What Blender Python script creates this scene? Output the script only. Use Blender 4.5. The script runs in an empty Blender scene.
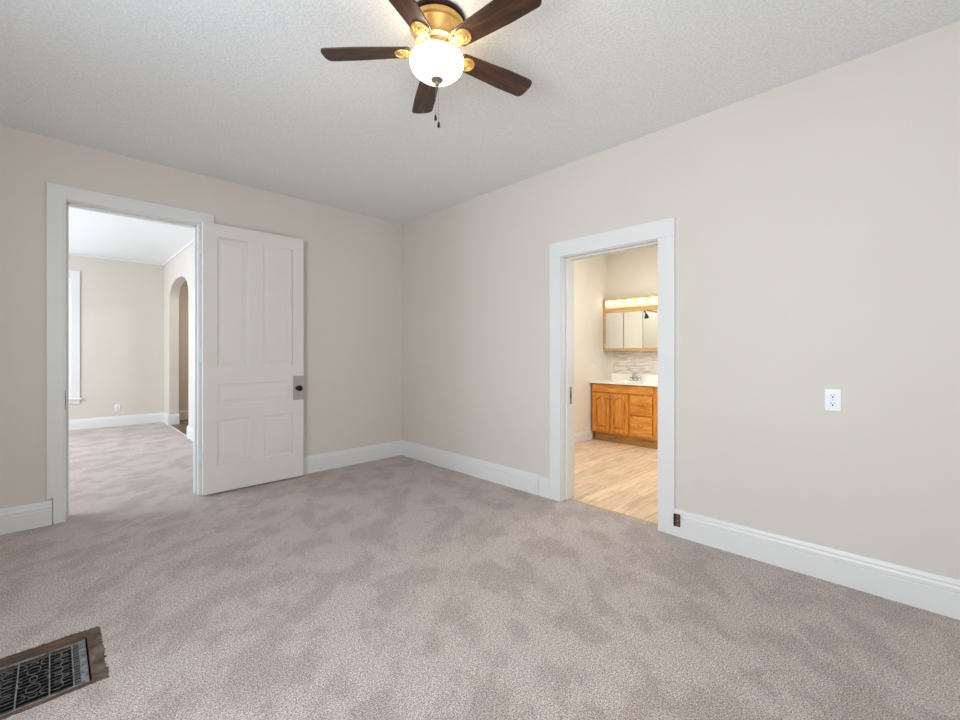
import bpy, bmesh, math, random
from mathutils import Vector, Matrix
random.seed(7)
sc = bpy.context.scene
COL = sc.collection
PI = math.pi
R = math.radians

# ------------------------------------------------------------------ camera
cam = bpy.data.cameras.new('camera')
cam.sensor_width = 36.0
cam.lens = 432.9 / 960 * 36.0
cam.shift_y = -(360 - 351.84) / 960
cam.clip_start = 0.02
cam_o = bpy.data.objects.new('camera', cam)
COL.objects.link(cam_o)
cam_o.location = (0, 0, 1.2396)
cam_o.rotation_euler = (PI / 2, 0, -0.7792)
sc.camera = cam_o

# ------------------------------------------------------------------ world, daylight, exposure
w = bpy.data.worlds.new('world')
sc.world = w
w.use_nodes = True
w.node_tree.nodes['Background'].inputs[0].default_value = (0.80, 0.88, 1.0, 1)
w.node_tree.nodes['Background'].inputs[1].default_value = 1.2
sc.view_settings.view_transform = 'Standard'
sc.view_settings.look = 'None'
sc.view_settings.exposure = 0.02
sc.view_settings.gamma = 1.0
sc.view_settings.use_curve_mapping = False
sc.cycles.max_bounces = 10
sc.cycles.diffuse_bounces = 6
sc.cycles.caustics_reflective = False
sc.cycles.caustics_refractive = False
sc.cycles.sample_clamp_indirect = 6.0


def area(name, loc, direction, sx, sy, power, color, spread=180):
    l = bpy.data.lights.new(name, 'AREA')
    l.shape = 'RECTANGLE'
    l.size, l.size_y = sx, sy
    l.energy = power
    l.color = color
    l.spread = R(spread)
    o = bpy.data.objects.new(name, l)
    COL.objects.link(o)
    o.location = loc
    o.rotation_euler = Vector(direction).to_track_quat('-Z', 'Y').to_euler()
    return o


DAY = (0.80, 0.905, 1.0)
# daylight entering by the windows of the main and far rooms
area('daylight_side_window', (-1.22, 0.75, 1.45), (1, 0.10, 0.12), 1.5, 1.5, 62, DAY, 155)
area('daylight_rear_window', (-0.35, -1.52, 1.45), (0.30, 1, 0.40), 1.4, 1.5, 31, DAY)
area('daylight_far_side_window', (-2.48, 7.0, 1.4), (1, 0, 0.05), 2.6, 1.7, 165, (0.74, 0.86, 1.0))
area('hall_fill', (2.3, 8.0, 2.7), (0, 0, -1), 0.4, 0.4, 17, (1, 0.93, 0.84))  # fill light added overhead to brighten the hall, no fixture there
area('bathroom_fill', (4.3, 2.0, 2.72), (0, 0, -1), 0.6, 0.6, 29, (1, 0.98, 0.95))  # unseen fill added to make up for the dimmer vanity bulbs
area('shower_fill', (3.8, 3.7, 2.7), (0, 0, -1), 0.4, 0.3, 10, (0.80, 0.91, 1.0))  # fill added in the alcove so its mirror reflection is brighter
area('bathroom_side_area', (4.6, 0.78, 1.6), (0, 1, 0), 0.8, 0.9, 14, DAY)  # area light facing in from the windowless right wall


# ------------------------------------------------------------------ materials
def srgb(r, g, b):
    def f(c):
        c /= 255.0
        return c / 12.92 if c <= 0.04045 else ((c + 0.055) / 1.055) ** 2.4
    return (f(r), f(g), f(b), 1)


def newmat(name):
    m = bpy.data.materials.new(name)
    m.use_nodes = True
    nt = m.node_tree
    return m, nt, nt.nodes['Principled BSDF']


def N(nt, t, **kw):
    n = nt.nodes.new(t)
    for k, v in kw.items():
        if k in n.inputs:
            n.inputs[k].default_value = v
        else:
            setattr(n, k, v)
    return n


def coords(nt, scale=(1, 1, 1), rot=(0, 0, 0), loc=(0, 0, 0)):
    tc = N(nt, 'ShaderNodeTexCoord')
    mp = N(nt, 'ShaderNodeMapping')
    mp.inputs['Scale'].default_value = scale
    mp.inputs['Rotation'].default_value = rot
    mp.inputs['Location'].default_value = loc
    nt.links.new(tc.outputs['Object'], mp.inputs[0])
    return mp.outputs[0]


def noise(nt, vec, scale, detail=3, rough=0.5, dist=0.0):
    n = N(nt, 'ShaderNodeTexNoise')
    n.inputs['Scale'].default_value = scale
    n.inputs['Detail'].default_value = detail
    n.inputs['Roughness'].default_value = rough
    n.inputs['Distortion'].default_value = dist
    nt.links.new(vec, n.inputs['Vector'])
    return n.outputs['Fac']


def ramp(nt, fac, stops, interp='LINEAR'):
    r = N(nt, 'ShaderNodeValToRGB')
    r.color_ramp.interpolation = interp
    els = r.color_ramp.elements
    while len(els) < len(stops):
        els.new(0.5)
    for e, (p, c) in zip(els, stops):
        e.position = p
        e.color = c
    nt.links.new(fac, r.inputs[0])
    return r.outputs[0]


def mix(nt, a, b, fac, mode='MIX'):
    m = N(nt, 'ShaderNodeMix', data_type='RGBA', blend_type=mode)
    for s, v in ((m.inputs[0], fac), (m.inputs[6], a), (m.inputs[7], b)):
        if hasattr(v, 'links'):
            nt.links.new(v, s)
        else:
            s.default_value = v
    return m.outputs[2]


def bump(nt, bsdf, h, strength, dist):
    b = N(nt, 'ShaderNodeBump')
    b.inputs['Strength'].default_value = strength
    b.inputs['Distance'].default_value = dist
    nt.links.new(h, b.inputs['Height'])
    nt.links.new(b.outputs[0], bsdf.inputs['Normal'])


def plain(name, col, rough=0.5, metal=0.0, var=0.04, scale=6, bstr=0.0, bdist=0.001, bscale=200, spec=0.5):
    m, nt, p = newmat(name)
    v = coords(nt)
    n = noise(nt, v, scale, 2)
    dark = tuple(c * (1 - var) for c in col[:3]) + (1,)
    lite = tuple(min(1, c * (1 + var)) for c in col[:3]) + (1,)
    nt.links.new(ramp(nt, n, [(0.3, dark), (0.7, lite)]), p.inputs['Base Color'])
    p.inputs['Roughness'].default_value = rough
    p.inputs['Metallic'].default_value = metal
    p.inputs['Specular IOR Level'].default_value = spec
    if bstr:
        bump(nt, p, noise(nt, v, bscale, 3), bstr, bdist)
    return m


M = {}
M['wall'] = plain('greige_wall_paint', srgb(212, 204, 195), 0.6, var=0.012, scale=1.5, bstr=0.25, bdist=0.0015, bscale=70, spec=0.3)
M['wall_far'] = plain('far_room_wall_paint', srgb(210, 202, 190), 0.6, var=0.012, scale=1.5, bstr=0.2, bdist=0.001, bscale=70, spec=0.3)
M['wall_hall'] = plain('hall_wall_paint', srgb(196, 182, 160), 0.6, var=0.012, spec=0.3)
M['wall_bath'] = plain('bathroom_wall_paint', srgb(226, 220, 206), 0.6, var=0.012, spec=0.3)
M['trim'] = plain('white_trim_paint', srgb(222, 221, 219), 0.38, var=0.008, bstr=0.15, bdist=0.0005, bscale=40)
M['door_paint'] = plain('white_door_paint', srgb(222, 216, 209), 0.42, var=0.01, bstr=0.2, bdist=0.0005, bscale=40)
M['plastic'] = plain('white_plastic', srgb(226, 227, 228), 0.3, var=0.005)
M['slot'] = plain('dark_slot', srgb(18, 17, 16), 0.6)
M['black'] = plain('black_metal', srgb(22, 20, 19), 0.3, metal=0.6)
M['lock_paint'] = plain('taupe_painted_lock', srgb(176, 168, 160), 0.45, metal=0.1)
M['chrome'] = plain('chrome', srgb(215, 217, 220), 0.12, metal=1.0)
M['steel'] = plain('brushed_steel', srgb(165, 163, 158), 0.35, metal=0.9)
M['rust'] = plain('rusty_hinge_metal', srgb(98, 74, 54), 0.6, metal=0.5, var=0.5, scale=90)
M['counter'] = plain('cultured_marble', srgb(244, 241, 234), 0.18, var=0.012)
M['bronze'] = plain('dark_bronze', srgb(58, 44, 34), 0.35, metal=0.7)
M['brass'] = plain('antique_brass', srgb(214, 172, 104), 0.36, metal=0.55, var=0.12, scale=30)
M['pale_brass'] = plain('pale_brass', srgb(238, 214, 170), 0.4, metal=0.1)
M['pewter'] = plain('aged_pewter', srgb(150, 138, 122), 0.35, metal=0.7)
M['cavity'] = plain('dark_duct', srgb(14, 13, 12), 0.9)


def ceiling_mat():
    m, nt, p = newmat('textured_ceiling')
    v = coords(nt)
    n = noise(nt, v, 78, 4, 0.65)
    nt.links.new(ramp(nt, n, [(0.35, srgb(226, 227, 227)), (0.65, srgb(240, 241, 241))]), p.inputs['Base Color'])
    p.inputs['Roughness'].default_value = 0.8
    p.inputs['Specular IOR Level'].default_value = 0.2
    bump(nt, p, n, 0.55, 0.006)
    return m


M['ceiling'] = ceiling_mat()


def carpet_mat():
    m, nt, p = newmat('plush_carpet')
    v = coords(nt)
    fine = noise(nt, v, 180, 2, 0.8)
    mid = noise(nt, v, 55, 3, 0.8)
    mp = N(nt, 'ShaderNodeMapping', vector_type='TEXTURE')
    mp.inputs['Rotation'].default_value = (0, 0, R(48))
    mp.inputs['Scale'].default_value = (1.45, 1.0, 1)
    nt.links.new(v, mp.inputs[0])
    sweep = noise(nt, mp.outputs[0], 4.6, 6, 0.66, 0.1)
    c = ramp(nt, fine, [(0.36, srgb(122, 107, 101)), (0.5, srgb(193, 178, 170)), (0.64, srgb(240, 228, 221))])
    c2 = ramp(nt, mid, [(0.36, (0.84, 0.825, 0.82, 1)), (0.64, (1.08, 1.08, 1.08, 1))])
    c3 = ramp(nt, sweep, [(0.43, (0.83, 0.795, 0.785, 1)), (0.54, (1.03, 1.03, 1.03, 1))])
    c = mix(nt, c, c2, 1.0, 'MULTIPLY')
    c = mix(nt, c, c3, 1.0, 'MULTIPLY')
    nt.links.new(c, p.inputs['Base Color'])
    p.inputs['Roughness'].default_value = 0.95
    p.inputs['Specular IOR Level'].default_value = 0.1
    p.inputs['Sheen Weight'].default_value = 0.25
    p.inputs['Sheen Roughness'].default_value = 0.6
    a = N(nt, 'ShaderNodeMath', operation='ADD')
    nt.links.new(fine, a.inputs[0])
    nt.links.new(mid, a.inputs[1])
    bump(nt, p, a.outputs[0], 0.7, 0.008)
    return m


M['carpet'] = carpet_mat()


def wood(name, dark, mid, lite, axis='x', rough=0.4, sc_=1.0, coat=0.0, contrast=1.0, metal=0.0):
    """straight grained wood, the grain running along one axis"""
    m, nt, p = newmat(name)
    s = {'x': (1.2, 14, 14), 'y': (14, 1.2, 14), 'z': (14, 14, 1.2)}[axis]
    s = tuple(k * sc_ for k in s)
    v = coords(nt, s)
    n = noise(nt, v, 2.2, 5, 0.6, 1.4)
    n2 = noise(nt, v, 9, 3, 0.6, 0.4)
    c = ramp(nt, n, [(0.32, dark), (0.5, mid), (0.68, lite)])
    g = ramp(nt, n2, [(0.35, (0.80, 0.78, 0.76, 1)), (0.6, (1.05, 1.05, 1.05, 1))])
    c = mix(nt, c, g, 0.8, 'MULTIPLY')
    nt.links.new(c, p.inputs['Base Color'])
    p.inputs['Roughness'].default_value = rough
    p.inputs['Coat Weight'].default_value = coat
    bump(nt, p, n2, 0.15, 0.001)
    return m


M['oak_z'] = wood('honey_oak_upright', srgb(184, 108, 28), srgb(214, 138, 48), srgb(232, 164, 74), 'z', 0.35, coat=0.2)
M['oak_y'] = wood('honey_oak_level', srgb(184, 110, 30), srgb(216, 142, 52), srgb(234, 168, 78), 'y', 0.35, coat=0.2)
M['oak_toe'] = wood('oak_toe_kick', srgb(158, 116, 60), srgb(180, 138, 78), srgb(196, 154, 92), 'y', 0.5)
M['oak_light'] = wood('light_oak_cabinet', srgb(186, 144, 92), srgb(204, 164, 112), srgb(218, 182, 132), 'y', 0.4)
M['walnut'] = wood('walnut_blade', srgb(36, 22, 15), srgb(68, 41, 26), srgb(104, 64, 38), 'x', 0.45, 1.0, 0.1)
M['dark_floor_wood'] = wood('dark_hall_floor', srgb(84, 62, 48), srgb(116, 88, 70), srgb(140, 112, 90), 'y', 0.3, 0.8)
M['register_wood'] = wood('worn_brown_frame', srgb(44, 30, 23), srgb(80, 58, 44), srgb(134, 92, 62), 'x', 0.6, 1.5)


def iron_mat():
    m, nt, p = newmat('worn_grey_iron')
    v = coords(nt)
    n = noise(nt, v, 45, 4, 0.7)
    nt.links.new(ramp(nt, n, [(0.35, srgb(84, 80, 78)), (0.5, srgb(122, 122, 124)), (0.66, srgb(150, 152, 156))]), p.inputs['Base Color'])
    p.inputs['Metallic'].default_value = 0.35
    p.inputs['Roughness'].default_value = 0.5
    bump(nt, p, n, 0.3, 0.001)
    return m


M['iron'] = iron_mat()
M['iron_dark'] = plain('dark_iron_scroll', srgb(104, 100, 97), 0.5, metal=0.3, var=0.25, scale=60)


def rim_mat():
    m, nt, p = newmat('stained_subfloor_rim')
    v = coords(nt)
    n = noise(nt, v, 14, 4, 0.7, 0.4)
    nt.links.new(ramp(nt, n, [(0.34, srgb(50, 40, 35)), (0.5, srgb(98, 76, 58)), (0.64, srgb(108, 102, 100))]), p.inputs['Base Color'])
    p.inputs['Roughness'].default_value = 0.7
    return m


M['rim'] = rim_mat()


def plank_mat():
    m, nt, p = newmat('light_oak_vinyl_plank')
    tc = N(nt, 'ShaderNodeTexCoord')
    br = N(nt, 'ShaderNodeTexBrick')
    br.offset = 0.37
    br.inputs['Scale'].default_value = 1.0
    br.inputs['Mortar Size'].default_value = 0.0012
    br.inputs['Brick Width'].default_value = 1.22
    br.inputs['Row Height'].default_value = 0.155
    br.inputs['Color1'].default_value = (0.88, 0.88, 0.88, 1)
    br.inputs['Color2'].default_value = (1.1, 1.08, 1.06, 1)
    br.inputs['Mortar'].default_value = (0.6, 0.55, 0.5, 1)
    nt.links.new(tc.outputs['Object'], br.inputs['Vector'])
    v = coords(nt, (1.1, 11, 1))
    n = noise(nt, v, 1.7, 5, 0.62, 1.2)
    n2 = noise(nt, v, 8, 3, 0.6)
    c = ramp(nt, n, [(0.30, srgb(196, 166, 134)), (0.5, srgb(222, 197, 167)), (0.7, srgb(235, 214, 188))])
    g = ramp(nt, n2, [(0.35, (0.86, 0.84, 0.82, 1)), (0.6, (1.03, 1.03, 1.03, 1))])
    c = mix(nt, c, g, 0.8, 'MULTIPLY')
    c = mix(nt, c, br.outputs['Color'], 1.0, 'MULTIPLY')
    nt.links.new(c, p.inputs['Base Color'])
    p.inputs['Roughness'].default_value = 0.42
    return m


M['plank'] = plank_mat()


def mosaic_mat():
    m, nt, p = newmat('strip_mosaic_tile')
    tc = N(nt, 'ShaderNodeTexCoord')
    sp = N(nt, 'ShaderNodeSeparateXYZ')
    cb = N(nt, 'ShaderNodeCombineXYZ')
    nt.links.new(tc.outputs['Object'], sp.inputs[0])
    nt.links.new(sp.outputs['Y'], cb.inputs['X'])
    nt.links.new(sp.outputs['Z'], cb.inputs['Y'])
    br = N(nt, 'ShaderNodeTexBrick')
    br.offset = 0.43
    br.inputs['Scale'].default_value = 1.0
    br.inputs['Mortar Size'].default_value = 0.0016
    br.inputs['Brick Width'].default_value = 0.085
    br.inputs['Row Height'].default_value = 0.0155
    br.inputs['Bias'].default_value = 0.0
    br.inputs['Color1'].default_value = srgb(186, 174, 162)
    br.inputs['Color2'].default_value = srgb(236, 230, 220)
    br.inputs['Mortar'].default_value = srgb(205, 200, 190)
    nt.links.new(cb.outputs[0], br.inputs['Vector'])
    nt.links.new(br.outputs['Color'], p.inputs['Base Color'])
    p.inputs['Roughness'].default_value = 0.25
    return m


M['mosaic'] = mosaic_mat()


def emit(name, col, strength, edge=None, z0=0.0, z1=1.0):
    m, nt, p = newmat(name)
    p.inputs['Base Color'].default_value = (0.9, 0.88, 0.82, 1)
    p.inputs['Roughness'].default_value = 0.3
    p.inputs['Emission Strength'].default_value = strength
    if edge:
        tc = N(nt, 'ShaderNodeTexCoord')
        sp = N(nt, 'ShaderNodeSeparateXYZ')
        nt.links.new(tc.outputs['Object'], sp.inputs[0])
        mr = N(nt, 'ShaderNodeMapRange')
        mr.inputs['From Min'].default_value = z0
        mr.inputs['From Max'].default_value = z1
        nt.links.new(sp.outputs['Z'], mr.inputs['Value'])
        nt.links.new(ramp(nt, mr.outputs[0], [(0.0, edge), (0.34, tuple(q * 1.15 for q in edge)), (0.58, col), (0.80, tuple(q * 1.2 for q in edge)), (1.0, edge)]), p.inputs['Emission Color'])
    else:
        p.inputs['Emission Color'].default_value = col
    return m


M['bowl'] = emit('lit_frosted_glass', (1.0, 0.82, 0.57, 1), 30.0, (0.033, 0.029, 0.0225, 1), -0.282, -0.178)  # emission ramp paints the bulbs' hot spot as a band, dimmer towards rim and bottom
M['bulb'] = emit('lit_globe_bulb', (1.0, 0.94, 0.84, 1), 4.0)
M['pane'] = emit('bright_window_daylight', (0.88, 0.95, 1.0, 1), 1.6)


def mirror_mat():
    m, nt, p = newmat('mirror_glass')
    p.inputs['Base Color'].default_value = (0.88, 0.91, 0.90, 1)
    p.inputs['Metallic'].default_value = 1.0
    p.inputs['Roughness'].default_value = 0.02
    return m


M['mirror'] = mirror_mat()


# ------------------------------------------------------------------ mesh helpers
def nb():
    return bmesh.new()


def box(bm, x0, x1, y0, y1, z0, z1, bev=0.0):
    x0, x1 = sorted((x0, x1)); y0, y1 = sorted((y0, y1)); z0, z1 = sorted((z0, z1))
    r = bmesh.ops.create_cube(bm, size=1.0)
    for v in r['verts']:
        v.co = Vector((x0 + (v.co.x + .5) * (x1 - x0), y0 + (v.co.y + .5) * (y1 - y0), z0 + (v.co.z + .5) * (z1 - z0)))
    if bev:
        es = list({e for v in r['verts'] for e in v.link_edges})
        bmesh.ops.bevel(bm, geom=es, offset=bev, segments=2, affect='EDGES', profile=0.6)
    return bm


def cyl(bm, a, b, r1, r2=None, seg=20):
    a, b = Vector(a), Vector(b)
    r2 = r1 if r2 is None else r2
    d = b - a
    res = bmesh.ops.create_cone(bm, cap_ends=True, segments=seg, radius1=r1, radius2=r2, depth=d.length)
    q = d.to_track_quat('Z', 'Y').to_matrix().to_4x4()
    bmesh.ops.transform(bm, matrix=Matrix.Translation((a + b) / 2) @ q, verts=res['verts'])
    return bm


def sphere(bm, c, r, seg=20, scale=(1, 1, 1)):
    res = bmesh.ops.create_uvsphere(bm, u_segments=seg, v_segments=seg // 2 + 2, radius=r)
    for v in res['verts']:
        v.co = Vector((v.co.x * scale[0] + c[0], v.co.y * scale[1] + c[1], v.co.z * scale[2] + c[2]))
    return bm


def lathe(bm, prof, seg=48, axis='z', origin=(0, 0, 0)):
    """revolve (radius, height) pairs"""
    rings = []
    for r, h in prof:
        ring = []
        for i in range(seg):
            a = 2 * PI * i / seg
            if axis == 'z':
                co = (r * math.cos(a), r * math.sin(a), h)
            elif axis == 'y':
                co = (r * math.cos(a), h, r * math.sin(a))
            else:
                co = (h, r * math.cos(a), r * math.sin(a))
            ring.append(bm.verts.new(Vector(co) + Vector(origin)))
        rings.append(ring)
    for a, b in zip(rings, rings[1:]):
        for i in range(seg):
            j = (i + 1) % seg
            bm.faces.new((a[i], a[j], b[j], b[i]))
    for ring in (rings[0], rings[-1]):
        try:
            bm.faces.new(ring)
        except ValueError:
            pass
    return bm


def tube(bm, pts, r, seg=10, closed=False):
    pts = [Vector(p) for p in pts]
    n = len(pts)
    rings = []
    up = Vector((0, 0, 1))
    for i, p in enumerate(pts):
        if closed:
            t = pts[(i + 1) % n] - pts[i - 1]
        else:
            t = pts[min(i + 1, n - 1)] - pts[max(i - 1, 0)]
        t.normalize()
        u = up if abs(t.dot(up)) < 0.95 else Vector((1, 0, 0))
        s = t.cross(u).normalized()
        q = s.cross(t).normalized()
        rr = r[i] if isinstance(r, (list, tuple)) else r
        rings.append([bm.verts.new(p + (s * math.cos(2 * PI * k / seg) + q * math.sin(2 * PI * k / seg)) * rr) for k in range(seg)])
    rng = range(n) if closed else range(n - 1)
    for i in rng:
        a, b = rings[i], rings[(i + 1) % n]
        for k in range(seg):
            l = (k + 1) % seg
            bm.faces.new((a[k], a[l], b[l], b[k]))
    if not closed:
        bm.faces.new(rings[0])
        bm.faces.new(rings[-1])
    return bm


def prism(bm, outline, axis, a, b):
    """extrude a 2D outline along an axis between a and b; outline gives the two other coordinates in x,y,z order"""
    def co(p, h):
        return {'x': (h, p[0], p[1]), 'y': (p[0], h, p[1]), 'z': (p[0], p[1], h)}[axis]
    A = [bm.verts.new(co(p, a)) for p in outline]
    B = [bm.verts.new(co(p, b)) for p in outline]
    bm.faces.new(A)
    bm.faces.new(list(reversed(B)))
    n = len(outline)
    for i in range(n):
        j = (i + 1) % n
        bm.faces.new((A[i], B[i], B[j], A[j]))
    return bm


def obj(name, bm, mat, parent=None, smooth=False, label=None, loc=None):
    bmesh.ops.recalc_face_normals(bm, faces=bm.faces)
    me = bpy.data.meshes.new(name)
    bm.to_mesh(me)
    bm.free()
    me.materials.append(M[mat] if isinstance(mat, str) else mat)
    if smooth:
        for f in me.polygons:
            f.use_smooth = True
        try:
            me.set_sharp_from_angle(angle=R(38))
        except Exception:
            pass
    o = bpy.data.objects.new(name, me)
    COL.objects.link(o)
    if parent:
        o.parent = parent
    if loc:
        o.location = loc
    if label:
        o['label'] = label
    return o


def struct(name, bm, mat, parent=None, smooth=False, label=None):
    o = obj(name, bm, mat, parent, smooth)
    if not parent:
        o['kind'] = 'structure'
        if label:
            o['label'] = label
    return o


def thing(name, label, cat, loc=(0, 0, 0), rotz=0, group=None):
    o = bpy.data.objects.new(name, None)
    COL.objects.link(o)
    o.location = loc
    o.rotation_euler = (0, 0, rotz)
    o.empty_display_size = 0.05
    o['label'] = label
    o['category'] = cat
    if group:
        o['group'] = group
    return o


# ------------------------------------------------------------------ geometry of the place
XB = 3.006      # face of the wall with the bathroom door
YA = 4.388      # face of the wall with the panelled door
H = 2.78
XL, YR = -1.30, -1.60
TA, TB = 0.15, 0.165
AX0, AX1, AZ = 0.074, 0.898, 2.345      # clear opening to the far room
BY0, BY1, BZ = 1.276, 2.071, 2.02       # clear opening to the bathroom
FX0, FX1, FY = -2.6, 1.41, 9.42         # far room
JT = 0.02
# register
VX0, VX1, VY0, VY1 = -0.62, 0.155, 2.168, 2.612

# --- carpet with the cut-out for the register
bm = nb()
for (x0, x1, y0, y1) in ((XL, XB + 0.085, YR, VY0 - .05), (XL, XB + 0.0, VY1 + .05, YA), (XL, VX0 - .05, VY0 - .05, VY1 + .05),
                         (VX1 + .05, XB, VY0 - .05, VY1 + .05)):
    box(bm, x0, min(x1, XB), y0, y1, -0.014, 0)
box(bm, XB, XB + 0.085, BY0 - .02, BY1 + .02, -0.014, 0)
box(bm, AX0 - .02, AX1 + .02, YA, YA + TA, -0.014, 0)
box(bm, FX0, FX1, YA + TA, FY, -0.014, 0)
# ragged cut edge
def rag_edge(p0, p1, o0, o1, amp, n):
    prev = None
    for i in range(n + 1):
        t = i / n
        a = Vector(p0).lerp(Vector(p1), t)
        o = Vector(o0).lerp(Vector(o1), t)
        d = (a - o).normalized()
        j = random.uniform(-amp, amp) if 0 < i < n else 0
        a = a + d * j
        top_o = bm.verts.new((o.x, o.y, 0)); top_a = bm.verts.new((a.x, a.y, 0)); low_a = bm.verts.new((a.x, a.y, -0.014))
        if prev:
            bm.faces.new((prev[0], prev[1], top_a, top_o))
            bm.faces.new((prev[1], prev[2], low_a, top_a))
        prev = (top_o, top_a, low_a)
e = .05
rag_edge((VX1, VY0, 0), (VX1, VY1, 0), (VX1 + e, VY0 - e, 0), (VX1 + e, VY1 + e, 0), 0.006, 70)
rag_edge((VX1, VY1, 0), (VX0, VY1, 0), (VX1 + e, VY1 + e, 0), (VX0 - e, VY1 + e, 0), 0.003, 110)
rag_edge((VX0, VY1, 0), (VX0, VY0, 0), (VX0 - e, VY1 + e, 0), (VX0 - e, VY0 - e, 0), 0.004, 60)
rag_edge((VX0, VY0, 0), (VX1, VY0, 0), (VX0 - e, VY0 - e, 0), (VX1 + e, VY0 - e, 0), 0.002, 110)
struct('floor', bm, 'carpet')

# --- other floors
bm = nb(); box(bm, XB + 0.085, 6.0, 0.6, 4.2, -0.05, -0.004); struct('floor_bathroom', bm, 'plank')
bm = nb(); box(bm, FX1, 3.0, 6.0, FY + .1, -0.05, -0.006); struct('floor_hall', bm, 'dark_floor_wood')
bm = nb(); prism(bm, [(FX1 - .012, 0), (FX1 - .010, .004), (FX1 - .002, .005), (FX1 + .006, .003), (FX1 + .006, -.004)], 'y', 7.47, 8.93); struct('trim_1', bm, 'trim')
bm = nb(); box(bm, XB + .078, XB + .098, BY0, BY1, -0.01, 0.003, .002); struct('trim_2', bm, M['oak_light'])

# --- ceilings
bm = nb(); box(bm, XL - .1, XB + TB, YR - .1, YA + TA, H, H + .1); struct('ceiling', bm, 'ceiling')
bm = nb(); box(bm, FX0 - .1, FX1 + 2, YA + TA, FY + .1, H + .015, H + .1); struct('ceiling_far_room', bm, 'ceiling')
bm = nb(); box(bm, XB + TB, 6.1, 0.6, 4.3, H, H + .1); struct('ceiling_bathroom', bm, 'ceiling')

# --- walls of the room
bm = nb()
box(bm, FX0, AX0 - JT, YA, YA + TA, -.02, H)
box(bm, AX1 + JT, XB + TB, YA, YA + TA, -.02, H)
box(bm, AX0 - JT, AX1 + JT, YA, YA + TA, AZ + JT, H)
struct('wall_left', bm, 'wall')
bm = nb()
box(bm, XB, XB + TB, YR - .1, BY0 - JT, -.02, H)
box(bm, XB, XB + TB, BY1 + JT, YA, -.02, H)
box(bm, XB, XB + TB, BY0 - JT, BY1 + JT, BZ + JT, H)
struct('wall_right', bm, 'wall')


def wall_with_window(name, axis, c0, c1, s0, s1, w0, w1, z0, z1, mat, zt=H):
    bm = nb()
    def b(a0, a1, q0, q1):
        if axis == 'x':
            box(bm, c0, c1, a0, a1, q0, q1)
        else:
            box(bm, a0, a1, c0, c1, q0, q1)
    b(s0, w0, -.02, zt); b(w1, s1, -.02, zt); b(w0, w1, -.02, z0); b(w0, w1, z1, zt)
    return struct(name, bm, mat)


def window(name, axis, c0, c1, inner, w0, w1, z0, z1):
    """double-hung window with casing on the room side; inner = +1 or -1 side of the wall that faces the room"""
    f = c1 if inner > 0 else c0
    s = inner
    def b(bm, a0, a1, d0, d1, q0, q1, bev=.003):
        if axis == 'x':
            box(bm, d0, d1, a0, a1, q0, q1, bev)
        else:
            box(bm, a0, a1, d0, d1, q0, q1, bev)
    cw = .10
    bm = nb()
    b(bm, w0 - cw, w0, f, f + s * .02, z0, z1 + cw); b(bm, w1, w1 + cw, f, f + s * .02, z0, z1 + cw)
    b(bm, w0 - .001, w1 + .001, f, f + s * .02, z1, z1 + cw)
    b(bm, w0 - cw, w1 + cw, f, f + s * .018, z0 - .085, z0 - .022)
    root = struct(name, bm, 'trim')
    bm = nb(); b(bm, w0 - cw - .025, w1 + cw + .025, f - s * .05, f + s * .05, z0 - .022, z0 + .004)
    obj('window_sill', bm, 'trim', root)
    m = (z0 + z1) / 2
    for nm, q0, q1, dd in (('upper_sash', m - .02, z1, -.09), ('lower_sash', z0, m + .02, -.06)):
        bm = nb()
        d0, d1 = f + s * dd, f + s * (dd + .03)
        b(bm, w0, w0 + .045, d0, d1, q0, q1); b(bm, w1 - .045, w1, d0, d1, q0, q1)
        b(bm, w0 + .044, w1 - .044, d0 + .001, d1 - .001, q0 + .001, q0 + .05); b(bm, w0 + .044, w1 - .044, d0 + .001, d1 - .001, q1 - .045, q1 - .001)
        sash = obj(nm, bm, 'trim', root)
        bm = nb(); b(bm, w0 + .04, w1 - .04, f + s * (dd + .012), f + s * (dd + .016), q0 + .04, q1 - .04, 0)
        obj('pane', bm, 'pane', sash)
    return root


wall_with_window('wall_near_left', 'x', XL - .15, XL, YR, YA, 0.0, 1.5, .70, 2.2, 'wall')
window('window_1', 'x', XL - .15, XL, 1, 0.0, 1.5, .70, 2.2)
wall_with_window('wall_rear', 'y', YR - .15, YR, XL - .15, XB, -1.05, .35, .70, 2.2, 'wall')
window('window_2', 'y', YR - .15, YR, 1, -1.05, .35, .70, 2.2)

# --- far room shell
WX0, WX1, WZ0, WZ1 = -0.55, 0.212, 0.50, 2.43
wall_with_window('wall_far', 'y', FY, FY + .15, FX0 - .1, 3.1, WX0, WX1, WZ0, WZ1, 'wall_far', H + .02)
window('window_3', 'y', FY, FY + .15, -1, WX0, WX1, WZ0, WZ1)
bm = nb(); box(bm, FX0 - .15, FX0, YA, FY, -.02, H + .02); struct('wall_far_left', bm, 'wall_far')
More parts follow.
